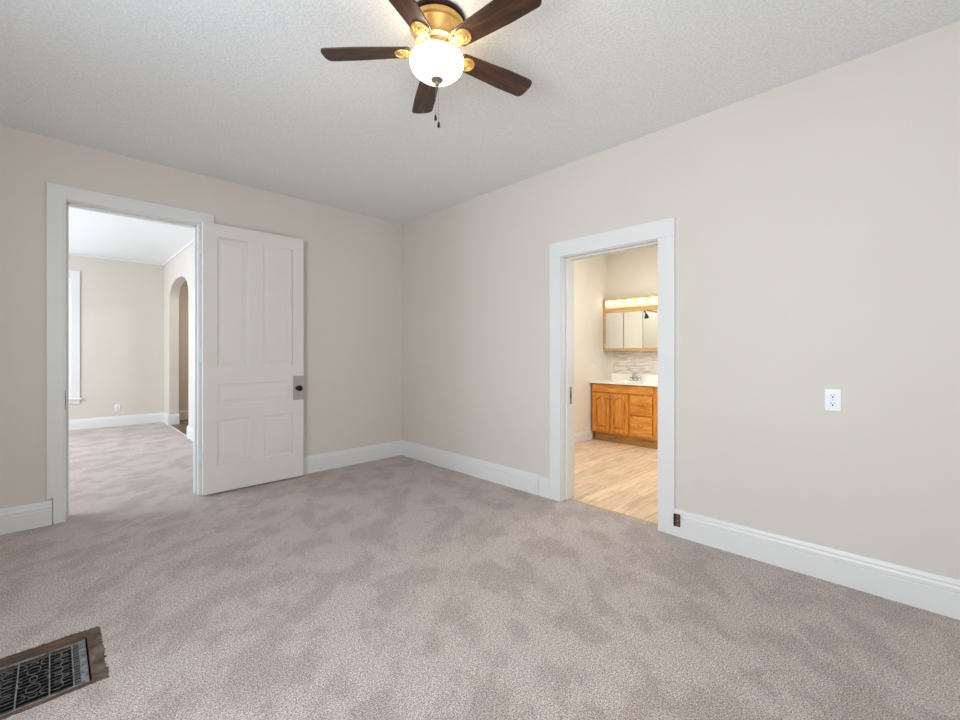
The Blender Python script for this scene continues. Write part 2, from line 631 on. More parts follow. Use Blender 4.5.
# wall with the arched opening, 
AY0, AY1, AS, AR = 7.47, 8.93, 2.06, 0.35
bm = nb()
box(bm, FX1, FX1 + .135, YA + TA, AY0, -.02, H + .02)
box(bm, FX1, FX1 + .135, AY1, FY, -.02, H + .02)
ac, aa = (AY0 + AY1) / 2, (AY1 - AY0) / 2
n = 36
arc = []
for i in range(n + 1):
    t = PI * i / n
    ce, se = math.cos(t), math.sin(t)
    arc.append((ac + aa * math.copysign(abs(ce) ** .85, ce), AS + AR * abs(se) ** .85))
outl = [(AY1, H + .02)] + arc + [(AY0, H + .02)]
for i in range(n):
    a, b2 = arc[i], arc[i + 1]
    for xx in (FX1, FX1 + .135):
        vs = [bm.verts.new((xx, a[0], a[1])), bm.verts.new((xx, a[0], H + .02)), bm.verts.new((xx, b2[0], H + .02)), bm.verts.new((xx, b2[0], b2[1]))]
        bm.faces.new(vs)
    vs = [bm.verts.new((FX1, a[0], a[1])), bm.verts.new((FX1 + .135, a[0], a[1])), bm.verts.new((FX1 + .135, b2[0], b2[1])), bm.verts.new((FX1, b2[0], b2[1]))]
    bm.faces.new(vs)
struct('wall_arch', bm, 'wall_far')
bm = nb(); box(bm, 2.95, 3.05, YA + TA, FY, -.02, H); box(bm, FX1 + .135, 2.95, 6.0, 6.1, -.02, H); struct('wall_hall', bm, 'wall_hall')
# crown bead along the far ceiling
bm = nb()
box(bm, FX0, FX1, FY - .022, FY, H - .012, H + .018, .004)
box(bm, FX1 - .022, FX1, YA + TA, FY, H - .012, H + .018, .004)
struct('trim_3', bm, 'trim')

# --- bathroom shell
BX, LY = 5.90, 3.27
bm = nb(); box(bm, BX, BX + .1, 0.6, 4.2, -.02, H); struct('wall_bathroom_back', bm, 'wall_bath')
bm = nb()
box(bm, 4.45, BX, LY, LY + .1, -.02, H)
box(bm, XB + TB, 3.28, LY, LY + .1, -.02, H)
box(bm, 3.28, 4.45, LY, LY + .1, 2.15, H)
box(bm, 3.18, 3.28, LY + .1, 4.15, -.02, H)
box(bm, 4.45, 4.55, LY + .1, 4.15, -.02, H)
box(bm, 3.18, 4.55, 4.05, 4.15, -.02, H)
struct('wall_bathroom_left', bm, 'wall_bath')
bm = nb(); box(bm, XB + TB, BX, 0.6, 0.7, -.02, H); struct('wall_bathroom_right', bm, 'wall_bath')


# ------------------------------------------------------------------ baseboards
def base_profile(d, h):
    """outline across the board: (distance out of the wall, height)"""
    return [(0, 0), (d, 0), (d, h * .64), (d - .004, h * .66), (d - .002, h * .69), (d - .002, h * .78), (d - .006, h * .84),
            (d - .006, h * .90), (d - .010, h * .96), (d - .013, h), (0, h)]


def baseboard(name, axis, face, s, a, b, h=.172, d=.024, mat='trim'):
    bm = nb()
    pts = base_profile(d, h)
    if axis == 'x':     # runs along x, stands on a wall of constant y
        prism(bm, [(face + s * p, q) for p, q in pts], 'x', a, b)
    else:
        prism(bm, [(face + s * p, q) for p, q in pts], 'y', a, b)
    return struct(name, bm, mat)


CW = .102
baseboard('baseboard_left', 'x', YA, -1, XL, -0.002)
baseboard('baseboard_left_corner', 'x', YA, -1, 1.00, XB)
baseboard('baseboard_right', 'y', XB, -1, 2.307, YA, .174)
baseboard('baseboard_right_near', 'y', XB, -1, YR, 1.157, .178)
baseboard('baseboard_far', 'x', FY, -1, FX0, FX1, .165)
baseboard('baseboard_arch', 'y', FX1, -1, YA + TA, AY0 + .001, .17)
baseboard('baseboard_arch_far', 'y', FX1, -1, AY1, FY, .17)
baseboard('baseboard_arch_jamb', 'x', AY1, -1, FX1 - .024, FX1 + .14, .17)
baseboard('baseboard_hall', 'x', FY, -1, FX1 + .135, 2.95, .17)
baseboard('baseboard_bathroom', 'x', LY, -1, 4.45, 5.46, .135, .016)

# plinth block beside the bathroom door
bm = nb(); box(bm, XB - .022, XB, 2.187, 2.305, 0, .168, .002); struct('trim_4', bm, 'trim')

# ------------------------------------------------------------------ door casings and jambs
def bevbox(*a):
    return box(*a)


# opening to the far room (casing lies on y = YA, facing -y)
bm = nb()
f = YA - .020
box(bm, 0.004, AX0 - .012, f, YA, 0, AZ + .012, .002)                # left leg, narrow down to the floor
box(bm, -.030, 0.006, f, YA, .19, 2.449, .002)                       # wider part above the baseboard
box(bm, -.030, 1.013, f - .001, YA, AZ + .012, 2.449, .002)          # head
box(bm, AX1 + .012, 1.013, f, YA, 0, AZ + .013, .002)                # right leg
box(bm, AX0 - .014, AX0 - .004, f - .006, YA, 0, AZ + .012, .002)    # inner beads
box(bm, AX1 + .004, AX1 + .013, f + .004, YA, 0, AZ + .012, .002)
box(bm, AX0 - .014, AX1 + .013, f - .004, YA, AZ + .004, AZ + .014, .002)
struct('trim_5', bm, 'trim')
bm = nb()
for x0, x1, st in ((AX0 - JT, AX0, 1), (AX1, AX1 + JT, -1)):
    box(bm, x0, x1, YA - .002, YA + TA + .002, 0, AZ + JT)
    xs = x1 if st > 0 else x0
    box(bm, xs, xs + st * .012, YA + .05, YA + TA - .03, 0, AZ, .002)
box(bm, AX0, AX1, YA - .002, YA + TA + .002, AZ, AZ + JT)
box(bm, AX0, AX1, YA + .05, YA + TA - .03, AZ - .012, AZ, .002)
# casing on the far room's side
box(bm, AX0 - .11, AX0 - .004, YA + TA, YA + TA + .02, 0, AZ + .1, .002)
box(bm, AX1 + .004, AX1 + .11, YA + TA, YA + TA + .02, 0, AZ + .1, .002)
box(bm, AX0 - .11, AX1 + .11, YA + TA, YA + TA + .02, AZ + .004, AZ + .1, .002)
jambA = struct('door_frame_far_room', bm, 'trim')
bm = nb()
box(bm, AX0 - .009, AX0 - .005, f - .0095, f - .004, .82, .96, .001)
sp = obj('strike_plate', bm, 'pewter', jambA, label='painted over metal strike plate')
bm = nb(); box(bm, AX0 - .0085, AX0 - .0055, f - .0102, f - .0093, .855, .925); obj('latch_slot', bm, 'slot', sp)

# opening to the bathroom (casing lies on x = XB, facing -x)
bm = nb()
f = XB - .022
box(bm, f, XB, BY1 + .006, 2.187, 0, BZ + .006, .002)
box(bm, f, XB, 1.157, BY0 - .006, 0.0, BZ + .006, .004)
box(bm, f - .001, XB, 1.157, 2.187, BZ + .006, 2.149, .002)
struct('trim_6', bm, 'trim')
bm = nb()
for y0, y1, st in ((BY0 - JT, BY0, 1), (BY1, BY1 + JT, -1)):
    box(bm, XB - .004, XB + TB, y0, y1, 0.002, BZ + JT)
    ys = y1 if st > 0 else y0
    box(bm, XB + .045, XB + .12, ys, ys + st * .013, .004, BZ, .003)
box(bm, XB - .004, XB + TB, BY0, BY1, BZ, BZ + JT)
box(bm, XB + .045, XB + .12, BY0, BY1, BZ - .013, BZ, .003)
box(bm, XB + TB, XB + TB + .018, BY1 + .004, BY1 + .09, 0, BZ + .09, .002)
box(bm, XB + TB, XB + TB + .018, BY0 - .09, BY0 - .004, 0, BZ + .09, .002)
box(bm, XB + TB, XB + TB + .018, BY0 - .09, BY1 + .09, BZ + .004, BZ + .09, .002)
jambB = struct('door_frame_bathroom', bm, 'trim')
bm = nb()
box(bm, XB + .088, XB + .112, BY1 - .0155, BY1 - .012, .80, .945, .001)
sp = obj('strike_plate', bm, 'pewter', jambB, label='dull metal strike plate')
bm = nb(); box(bm, XB + .094, XB + .106, BY1 - .0163, BY1 - .0152, .845, .905); obj('latch_slot', bm, 'slot', sp)

# ------------------------------------------------------------------ panelled door, folded back on the wall
DX0, DX1, DF, DB, DZ0, DZ1 = 0.914, 1.774, 4.290, 4.330, 0.014, 2.353
panels = [(1.023, 1.272, 1.105, 2.235), (1.396, 1.660, 1.105, 2.243), (1.019, 1.668, .770, .960),
          (1.023, 1.284, .250, .645), (1.400, 1.664, .247, .648)]
bm = nb()
xs = sorted({DX0, DX1})
def fr(x0, x1, z0, z1):
    box(bm, x0, x1, DF, DB, z0, z1)
# stiles and rails
fr(DX0, 1.021, DZ0, DZ1); fr(1.666, DX1, DZ0, DZ1)
fr(1.021, 1.666, 2.239, DZ1); fr(1.021, 1.666, .960, 1.105); fr(1.021, 1.666, .646, .770); fr(1.021, 1.666, DZ0, .249)
fr(1.272, 1.396, 1.105, 2.239); fr(1.284, 1.400, .249, .646)
for (x0, x1, z0, z1) in panels:
    # field, sunk with a moulded slope to it
    m0, m1, dep = .010, .020, .009
    box(bm, x0 - .004, x1 + .004, DF + dep, DB, z0 - .004, z1 + .004)
    o_ = [(x0, z0), (x1, z0), (x1, z1), (x0, z1)]
    i_ = [(x0 + m0, z0 + m0), (x1 - m0, z0 + m0), (x1 - m0, z1 - m0), (x0 + m0, z1 - m0)]
    k_ = [(x0 + m1, z0 + m1), (x1 - m1, z0 + m1), (x1 - m1, z1 - m1), (x0 + m1, z1 - m1)]
    A = [bm.verts.new((p[0], DF + .0005, p[1])) for p in o_]
    B = [bm.verts.new((p[0], DF + .003, p[1])) for p in i_]
    C = [bm.verts.new((p[0], DF + dep, p[1])) for p in i_]
    for q in range(4):
        bm.faces.new((A[q], A[(q + 1) % 4], B[(q + 1) % 4], B[q]))
        bm.faces.new((B[q], B[(q + 1) % 4], C[(q + 1) % 4], C[q]))
    # raised field with shallow sloping margins
    s0, s1 = .034, .050
    P0 = [bm.verts.new((a, DF + dep - .0005, b)) for a, b in ((x0 + s0, z0 + s0), (x1 - s0, z0 + s0), (x1 - s0, z1 - s0), (x0 + s0, z1 - s0))]
    P1 = [bm.verts.new((a, DF + dep - .003, b)) for a, b in ((x0 + s1, z0 + s1), (x1 - s1, z0 + s1), (x1 - s1, z1 - s1), (x0 + s1, z1 - s1))]
    for q in range(4):
        bm.faces.new((P0[q], P0[(q + 1) % 4], P1[(q + 1) % 4], P1[q]))
    bm.faces.new(P1)
door = struct('door_1', bm, 'door_paint', label='white painted five panel door folded back against the wall')
bm = nb(); box(bm, 1.671, DX1 + .003, DF - .006, DB, .769, 1.004, .0015)
lock = obj('rim_lock', bm, 'lock_paint', door, label='taupe painted rim lock plate')
bm = nb()
lathe(bm, [(.022, DF - .0055), (.022, DF - .010), (.010, DF - .013), (.009, DF - .030), (.018, DF - .036), (.027, DF - .044),
           (.029, DF - .052), (.026, DF - .060), (.014, DF - .066), (.001, DF - .067)], 32, 'y', (1.715, 0, .884))
obj('door_knob', bm, 'black', lock, True, label='round black knob')
for z in (2.08, 1.16, .28):
    bm = nb()
    box(bm, DX0 - .0025, DX0 + .001, DF + .004, DB + .002, z, z + .11, .0008)
    for k in range(5):
        cyl(bm, (DX0 - .006, DB + .010, z + k * .022 + .001), (DX0 - .006, DB + .010, z + k * .022 + .021), .0065, seg=12)
    sphere(bm, (DX0 - .006, DB + .010, z + .113), .0062, 10); sphere(bm, (DX0 - .006, DB + .010, z - .003), .0062, 10)
    hg = obj('hinge', bm, 'trim', door, True)
    bm = nb()
    for zz in (z + .018, z + .04, z + .072, z + .094):
        cyl(bm, (DX0 - .0032, DF + .018, zz), (DX0 - .0020, DF + .018, zz), .004, seg=10)
    obj('hinge_screws', bm, 'pewter', hg)

# dark hinge remnant at the foot of the bathroom casing
h0 = thing('metal_bracket', 'small dark rusty hinge leaf low beside the white bathroom door casing', 'bracket', (XB - .03, 1.138, .07))
bm = nb()
box(bm, -.002, .006, -.022, .016, 0, .082, .0015)
obj('leaf', bm, 'rust', h0)
bm = nb(); cyl(bm, (-.004, .014, .002), (-.004, .014, .08), .0055, seg=12); obj('knuckle', bm, 'slot', h0, True)
bm = nb()
for zz in (.014, .041, .068):
    cyl(bm, (-.0045, -.008, zz), (-.001, -.008, zz), .0045, seg=10)
obj('screws', bm, 'pewter', h0, True)

# ------------------------------------------------------------------ outlets and switches
def outlet(label, loc, rotz, wdt=.070, hgt=.117, mat='plastic'):
    """local: plate on the xz plane, facing -y"""
    t = thing('wall_outlet', label, 'outlet', loc, rotz)
    bm = nb(); box(bm, -wdt / 2, wdt / 2, -.006, 0, -hgt / 2, hgt / 2, .003)
    obj('cover_plate', bm, mat, t)
    for s in (1, -1):
        c = s * .0215
        bm = nb()
        pts = []
        for i in range(28):
            a = 2 * PI * i / 28
            pts.append((.0175 * math.cos(a), max(-.0135, min(.0135, .0175 * math.sin(a))) + c))
        prism(bm, pts, 'y', -.0085, -.004)
        rc = obj('receptacle', bm, mat, t)
        bm = nb()
        box(bm, -.0085, -.0055, -.0092, -.008, c + .001, c + .009); box(bm, .0055, .0082, -.0092, -.008, c + .001, c + .008)
        cyl(bm, (0, -.0092, c - .006), (0, -.008, c - .006), .0042, seg=12)
        obj('socket_slots', bm, 'slot', rc)
    bm = nb(); cyl(bm, (0, -.0075, 0), (0, -.005, 0), .003, seg=10); obj('screw', bm, 'steel', t)
    return t


outlet('white duplex outlet by itself on the bare wall beyond the bathroom door', (XB, .325, .979), -PI / 2, .070, .120)
outlet('small off white outlet low on the far room wall near the window', (.772, FY, .300), 0, .075, .118)
t = thing('baseboard_outlet', 'white cover plate set in the baseboard beside the bathroom door', 'outlet', (XB - .024, 2.378, .045), -PI / 2)
bm = nb(); box(bm, -.042, .042, -.004, 0, -.036, .042, .0015); obj('cover_plate', bm, 'trim', t)
bm = nb()
for k in range(4):
    box(bm, -.034, .034, -.0065, -.003, .004 + k * .009, .008 + k * .009, .0008)
obj('louvres', bm, 'trim', t)
bm = nb(); box(bm, -.022, -.008, -.0062, -.003, -.028, -.004, .001); box(bm, .008, .022, -.0062, -.003, -.028, -.004, .001); obj('socket', bm, 'plastic', t)

t = thing('light_switch', 'white light switch on the bathroom wall left of the vanity', 'light switch', (5.53, LY, 1.085))
bm = nb(); box(bm, -.036, .036, -.006, 0, -.058, .058, .002); obj('cover_plate', bm, 'plastic', t)
bm = nb(); box(bm, -.005, .005, -.016, -.005, -.004, .014, .001); obj('toggle', bm, 'plastic', t)

# ------------------------------------------------------------------ floor register
reg = thing('floor_register', 'old ornate iron floor grille sunk in a worn frame in the carpet', 'floor vent', (0, 0, 0))
bm = nb()
zt = -.004
box(bm, .107, VX1 + .02, VY0 - .02, VY1 + .02, -.03, zt)         # end board
obj('end_board', bm, 'rim', reg)
bm = nb()
box(bm, VX0 - .02, .107, 2.556, VY1 + .02, -.03, zt + .001)
prism(bm, [(2.548, -.03), (2.556, zt + .001), (2.556, -.03)], 'x', VX0, .107)
box(bm, VX0 - .02, .107, VY0 - .02, 2.197, -.03, zt + .001)
box(bm, VX0 - .02, VX0 + .03, 2.197, 2.556, -.03, zt)
obj('wooden_frame', bm, 'register_wood', reg)
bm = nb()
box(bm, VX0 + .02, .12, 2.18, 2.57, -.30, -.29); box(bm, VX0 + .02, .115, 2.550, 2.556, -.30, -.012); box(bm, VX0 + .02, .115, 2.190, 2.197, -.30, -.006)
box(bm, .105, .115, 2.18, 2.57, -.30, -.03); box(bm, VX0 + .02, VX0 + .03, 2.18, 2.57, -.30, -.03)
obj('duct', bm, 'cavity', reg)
# grille
g0, g1 = -.014, -.010
bm = nb()
GX0, GX1, GY0, GY1 = VX0 + .035, .101, 2.203, 2.548
IX0, IX1, IY0, IY1 = GX0 + .03, .078, 2.220, 2.534
box(bm, IX1, GX1, GY0, GY1, g0, g1, .0015); box(bm, GX0, IX0, GY0, GY1, g0, g1, .0015)
box(bm, IX0, IX1, IY1, GY1, g0, g1, .0015); box(bm, IX0, IX1, GY0, IY0, g0, g1, .0015)
for x in (.058, -.008, -.095, -.182, -.269, -.356, -.443, -.53):
    box(bm, x - .0022, x + .0022, IY0, IY1, g0, g1 + .001, .0006)
obj('grille_frame', bm, 'iron', reg)
bm = nb()
zc = -.0112
y = IY0 + .009
while y < IY1:
    box(bm, IX0, IX1, y - .0009, y + .0009, g1 - .003, g1 - .0018)
    y += .0235
def ring(cx, cy, rx, ry, a0=0, a1=360, r=.0015, n=22):
    pts = [(cx + rx * math.cos(R(a0 + (a1 - a0) * i / n)), cy + ry * math.sin(R(a0 + (a1 - a0) * i / n)), zc) for i in range(n + (0 if a1 - a0 == 360 else 1))]
    tube(bm, pts, r, 6, closed=(a1 - a0 == 360))
edges = [-.008, -.095, -.182, -.269, -.356, -.443, -.53]
ycs = (IY0 + IY1) / 2
for k in range(len(edges) - 1):
    cx = (edges[k] + edges[k + 1]) / 2
    if k % 2 == 0:
        for s in (1, -1):
            ring(cx, ycs + s * .062, .019, .027)
            ring(cx, ycs + s * .108, .012, .014, 0 if s > 0 else 180, 180 if s > 0 else 360)
            for q in (1, -1):
                ring(cx + q * .030, ycs + s * .020, .010, .013, -90 if q > 0 else 90, 90 if q > 0 else 270)
                ring(cx + q * .030, ycs + s * .105, .011, .016, -90 if q < 0 else 90, 90 if q < 0 else 270)
        ring(cx, ycs, .010, .022)
    else:
        for s in (-2, -1, 0, 1, 2):
            ring(cx - .018, ycs + s * .055, .019, .020, -120, 120)
            ring(cx + .020, ycs + s * .055 + .027, .019, .020, 60, 300)
for s in (-2, -1, 0, 1, 2):
    ring(.025 - .012, ycs + s * .055, .016, .020, -120, 120)
    ring(.025 + .014, ycs + s * .055 + .027 if s < 2 else ycs + s * .055, .015, .020, 60, 300)
yy = IY0 + .01
while yy < IY1:
    box(bm, .060, .079, yy - .003, yy + .003, g0, g1)
    yy += .0185
obj('scrollwork', bm, 'iron_dark', reg)

# ------------------------------------------------------------------ ceiling fan
FXC, FYC = 1.272, 1.572
fan = thing('ceiling_fan', 'five blade walnut ceiling fan with a lit glass bowl and pull chains', 'ceiling fan', (FXC, FYC, H))
bm = nb()
lathe(bm, [(.0, 0), (.131, 0), (.133, -.004), (.133, -.016), (.128, -.020), (.0, -.020)], 56)
obj('mounting_ring', bm, 'bronze', fan, True)
bm = nb()
lathe(bm, [(.0, -.020), (.122, -.020), (.127, -.026), (.127, -.044), (.120, -.050), (.122, -.055), (.118, -.062), (.108, -.080),
           (.100, -.098), (.097, -.108), (.101, -.112), (.101, -.118), (.094, -.123), (.0, -.123)], 56)
obj('motor_housing', bm, 'brass', fan, True)
bm = nb()
lathe(bm, [(.0, -.122), (.074, -.122), (.078, -.127), (.078, -.146), (.066, -.152), (.060, -.160), (.060, -.186), (.0, -.186)], 44)
obj('blade_hub', bm, 'pewter', fan, True)
# bowl
bm = nb()
prof = [(.116, -.181), (.1245, -.183), (.1265, -.188), (.124, -.194)]
for i in range(1, 15):
    t = i / 14 * PI / 2
    prof.append((.125 * math.cos(t) ** .86 if i < 14 else .002, -.194 - .084 * math.sin(t) ** 1.08))
lathe(bm, prof, 56)
for f_ in [f for f in bm.faces if len(f.verts) > 20 and f.calc_center_median().z > -.19]:
    bm.faces.remove(f_)
bowl = obj('glass_bowl', bm, 'bowl', fan, True, label='lit frosted glass bowl')
for k in range(3):
    pl = bpy.data.lights.new('bowl_lamp', 'POINT')
    pl.energy = 0.9
    pl.color = (1.0, 0.78, 0.50)
    pl.shadow_soft_size = 0.018
    po = bpy.data.objects.new('bowl_lamp', pl)
    COL.objects.link(po)
    po.parent = fan
    po.location = (.088 * math.cos(2.1 * k + .6), .088 * math.sin(2.1 * k + .6), -.196)
bm = nb()
lathe(bm, [(.001, -.268), (.026, -.271), (.027, -.277), (.020, -.284), (.010, -.287), (.008, -.294), (.009, -.300), (.005, -.305), (.001, -.306)], 30)
obj('finial', bm, 'pewter', fan, True)
for (dx, dy, ln) in ((-.004, .003, .150), (.005, -.002, .178)):
    bm = nb()
    k = 0
    z = -.290
    while z > -.290 - ln:
        sphere(bm, (dx + .3 * dx * k / 20, dy, z), .0016, 6)
        z -= .0042
        k += 1
    ex = dx + .3 * dx * k / 20
    ch = obj('pull_chain', bm, 'pewter', fan, True)
    bm = nb()
    lathe(bm, [(.001, z + .003), (.0035, z), (.0048, z - .006), (.0066, z - .016), (.0060, z - .023), (.001, z - .027)], 16, 'z', (ex, dy, 0))
    obj('pull_fob', bm, 'bronze', ch, True)

TH0, RB, ZB = 2.3144, .540, -.143


def blade_bm():
    bm = nb()
    r0, r1 = .118, RB
    up, lo = [], []
    n = 26
    outline = []
    # lower edge, tip arc, upper edge, rounded root
    def hw(t):
        return .046 + .014 * min(1, t * 1.5)
    for i in range(n + 1):
        t = i / n
        outline.append((r0 + .012 + (r1 - .030 - r0 - .012) * t, -hw(t)))
    for i in range(1, 12):
        a = -PI / 2 + PI * i / 12
        outline.append((r1 - .030 + .030 * math.cos(a) ** .8 if abs(math.cos(a)) > 1e-6 else r1 - .03, .060 * math.copysign(abs(math.sin(a)) ** .75, math.sin(a))))
    for i in range(n + 1):
        t = 1 - i / n
        outline.append((r0 + .012 + (r1 - .030 - r0 - .012) * t, hw(t)))
    outline.append((r0, .034)); outline.append((r0, -.034))
    prism(bm, outline, 'z', .003, -.003)
    return bm


def iron_bm():
    bm = nb()
    pts = [(.060, 0, .000), (.085, 0, -.006), (.105, 0, -.012), (.125, 0, -.010), (.150, 0, -.009)]
    for s in (1, -1):
        tube(bm, [(x, s * (.006 + .012 * (i % 2) * 0 + .004 * i), z) for i, (x, _, z) in enumerate(pts)], [.007, .0062, .006, .006, .005], 10)
    lathe(bm, [(.0, -.002), (.036, -.002), (.038, -.006), (.036, -.010), (.030, -.011), (.028, -.008), (.024, -.008), (.022, -.012), (.016, -.014),
               (.012, -.011), (.008, -.015), (.0005, -.017)], 32, 'z', (.162, 0, 0))
    for yy in (-.02, .02):
        cyl(bm, (.118, yy, -.0035), (.118, yy, -.008), .005, seg=12)
    return bm


b0 = obj('fan_blade', blade_bm(), 'walnut', fan)
i0 = obj('blade_iron', iron_bm(), 'brass', b0, True)
for k in range(5):
    if k == 0:
        b, ir = b0, i0
    else:
        b = b0.copy(); COL.objects.link(b); b.parent = fan
        ir = i0.copy(); COL.objects.link(ir); ir.parent = b
    b.location = (0, 0, ZB)
    b.rotation_euler = (R(-11), 0, TH0 - k * 2 * PI / 5)
    b.rotation_mode = 'XYZ'

# ------------------------------------------------------------------ bathroom vanity, 36 in. wide
VF, VL, VR_ = 5.43, 3.243, 2.318        # front plane, left end, right end
van = thing('bathroom_vanity', 'honey oak bathroom vanity with two arched doors and two drawers', 'vanity cabinet', (0, 0, 0))
bm = nb()
box(bm, VF + .018, BX - .001, VR_, VR_ + .016, .12, .80)
box(bm, VF + .018, BX - .001, VL - .016, VL, .12, .80)
box(bm, VF + .018, BX - .001, VR_, VL, .12, .135)
box(bm, BX - .012, BX - .001, VR_, VL, .12, .80)
# face frame
def ff(y0, y1, z0, z1):
    box(bm, VF, VF + .019, y0, y1, z0, z1, .001)
ff(VL - .028, VL, .12, .80); ff(VR_, VR_ + .052, .12, .80)
def fr2(y0, y1, z0, z1, k):
    box(bm, VF + .0012 * k, VF + .019, y0, y1, z0, z1, .0004)
fr2(VR_ + .05, VL - .026, .121, .155, 1); fr2(VR_ + .05, VL - .026, .662, .692, 1); fr2(VR_ + .05, VL - .026, .775, .799, 1)
fr2(2.668, 2.70, .154, .663, 1); fr2(VR_ + .05, 2.669, .395, .425, 2)
obj('carcass', bm, 'oak_z', van)
bm = nb(); box(bm, VF + .065, VF + .08, VR_, VL, -.003, .12); box(bm, VF + .08, BX - .002, VL - .02, VL - .002, -.003, .12); obj('toe_kick', bm, 'oak_toe', van)
bm = nb()
box(bm, VF - .014, VF, 2.362, VL - .012, .690, .786, .003)
obj('false_front', bm, 'oak_y', van)


def arch_door(y0, y1, z0, z1, knob_y, knob_z):
    """cathedral raised panel door on the vanity front"""
    bm = nb()
    D0, D1 = VF - .021, VF
    s = .042
    # stiles, bottom rail
    box(bm, D0, D1, y0, y0 + s, z0, z1, .002); box(bm, D0, D1, y1 - s, y1, z0, z1, .002)
    box(bm, D0, D1, y0 + s, y1 - s, z0, z0 + .048, .002)
    # arched top rail
    n = 16
    yi0, yi1 = y0 + s - .001, y1 - s + .001
    def zarc(u, off=0.0):       # u 0..1 over the opening
        c = abs(u - .5) * 2
        k = 0 if c > .80 else max(0, 1 - (c / .80) ** 2) ** .75
        return z1 - .092 + .048 * k - off
    pts = [(yi0, z1)] + [(yi0 + (yi1 - yi0) * i / n, zarc(i / n)) for i in range(n + 1)] + [(yi1, z1)]
    prism(bm, pts, 'x', D0, D1)
    # panel ground and raised field
    box(bm, D0 + .014, D1, y0 + s - .004, y1 - s + .004, z0 + .04, z1 - .03)
    m = .022
    def loop(m_, x_):
        a, b = y0 + s + m_, y1 - s - m_
        L = [(a, z0 + .048 + m_)] + [(b, z0 + .048 + m_)] + [(b + (a - b) * i / n, zarc(1 - i / n, m_ * 1.05)) for i in range(n + 1)]
        return [bm.verts.new((x_, p[0], p[1])) for p in L]
    L0 = loop(.009, D0 + .0138); L1 = loop(m, D0 + .003)
    k = len(L0)
    for i in range(k):
        bm.faces.new((L0[i], L0[(i + 1) % k], L1[(i + 1) % k], L1[i]))
    bm.faces.new(L1)
    d = obj('door', bm, 'oak_z', van)
    bm = nb()
    lathe(bm, [(.006, D0 + .002), (.005, D0 - .010), (.013, D0 - .014), (.015, D0 - .019), (.011, D0 - .025), (.001, D0 - .027)], 20, 'x', (0, knob_y, knob_z))
    obj('knob', bm, 'pewter', d, True)


arch_door(2.962, 3.216, .150, .668, 2.985, .598)
arch_door(2.696, 2.950, .150, .668, 2.927, .598)
for z0, z1 in ((.418, .662), (.150, .395)):
    bm = nb()
    y0, y1 = 2.374, 2.664
    box(bm, VF - .018, VF, y0, y1, z0, z1, .004)
    for q in (0,):
        A = [bm.verts.new((VF - .0182, a, b)) for a, b in ((y0 + .02, z0 + .02), (y1 - .02, z0 + .02), (y1 - .02, z1 - .02), (y0 + .02, z1 - .02))]
        B = [bm.verts.new((VF - .021, a, b)) for a, b in ((y0 + .028, z0 + .028), (y1 - .028, z0 + .028), (y1 - .028, z1 - .028), (y0 + .028, z1 - .028))]
        for i in range(4):
            bm.faces.new((A[i], A[(i + 1) % 4], B[(i + 1) % 4], B[i]))
        bm.faces.new(B)
    d = obj('drawer', bm, 'oak_y', van)
    zm = (z0 + z1) / 2
    ym = 2.522
    bm = nb()
    tube(bm, [(VF - .019, ym - .03, zm + .012), (VF - .036, ym - .028, zm + .006), (VF - .042, ym - .012, zm - .008), (VF - .043, ym, zm - .012),
              (VF - .042, ym + .012, zm - .008), (VF - .036, ym + .028, zm + .006), (VF - .019, ym + .03, zm + .012)], .0035, 8)
    cyl(bm, (VF - .019, ym - .03, zm + .012), (VF - .0225, ym - .03, zm + .012), .008, seg=14)
    cyl(bm, (VF - .019, ym + .03, zm + .012), (VF - .0225, ym + .03, zm + .012), .008, seg=14)
    obj('bail_pull', bm, 'pewter', d, True)

# countertop with integral basin
top = thing('countertop', 'white one piece sink top with splash lip on the oak vanity', 'countertop', (0, 0, 0))
CT0, CT1 = .803, .832
bm = nb()
cx, cy, rx, ry = 5.655, 2.795, .150, .205
x0, x1, y0, y1 = 5.400, BX - .001, 2.300, 3.262
n = 48
rings = []
def ell(k, rr, z):
    return [bm.verts.new((cx + rx * rr * math.cos(2 * PI * i / n), cy + ry * rr * math.sin(2 * PI * i / n), z)) for i in range(n)]
outer = []
for i in range(n):
    a = 2 * PI * i / n
    ca, sa = math.cos(a), math.sin(a)
    tx = ((x1 - cx) if ca > 0 else (cx - x0)) / max(abs(ca), 1e-6)
    ty = ((y1 - cy) if sa > 0 else (cy - y0)) / max(abs(sa), 1e-6)
    t_ = min(tx, ty)
    outer.append((cx + ca * t_, cy + sa * t_))
# snap nearest to the corners
for c in ((x0, y0), (x0, y1), (x1, y0), (x1, y1)):
    j = min(range(n), key=lambda i: (outer[i][0] - c[0]) ** 2 + (outer[i][1] - c[1]) ** 2)
    outer[j] = c
low = [bm.verts.new((p[0], p[1], CT0)) for p in outer]
hi = [bm.verts.new((p[0], p[1], CT1)) for p in outer]
rings = [low, hi, ell(0, 1.0, CT1), ell(0, .96, CT1 - .012), ell(0, .82, CT1 - .07), ell(0, .55, CT1 - .11), ell(0, .12, CT1 - .125)]
for a, b in zip(rings, rings[1:]):
    for i in range(n):
        j = (i + 1) % n
        bm.faces.new((a[i], a[j], b[j], b[i]))
bm.faces.new(rings[-1])
obj('sink_top', bm, 'counter', top)
bm = nb(); box(bm, BX - .022, BX - .001, 2.300, 3.190, CT1 - .001, .922, .003); obj('splash_lip', bm, 'counter', top)
bm = nb(); lathe(bm, [(.001, CT1 - .123), (.02, CT1 - .123), (.02, CT1 - .1255), (.001, CT1 - .1255)], 20, 'z', (cx, cy, 0)); obj('drain', bm, 'chrome', top)

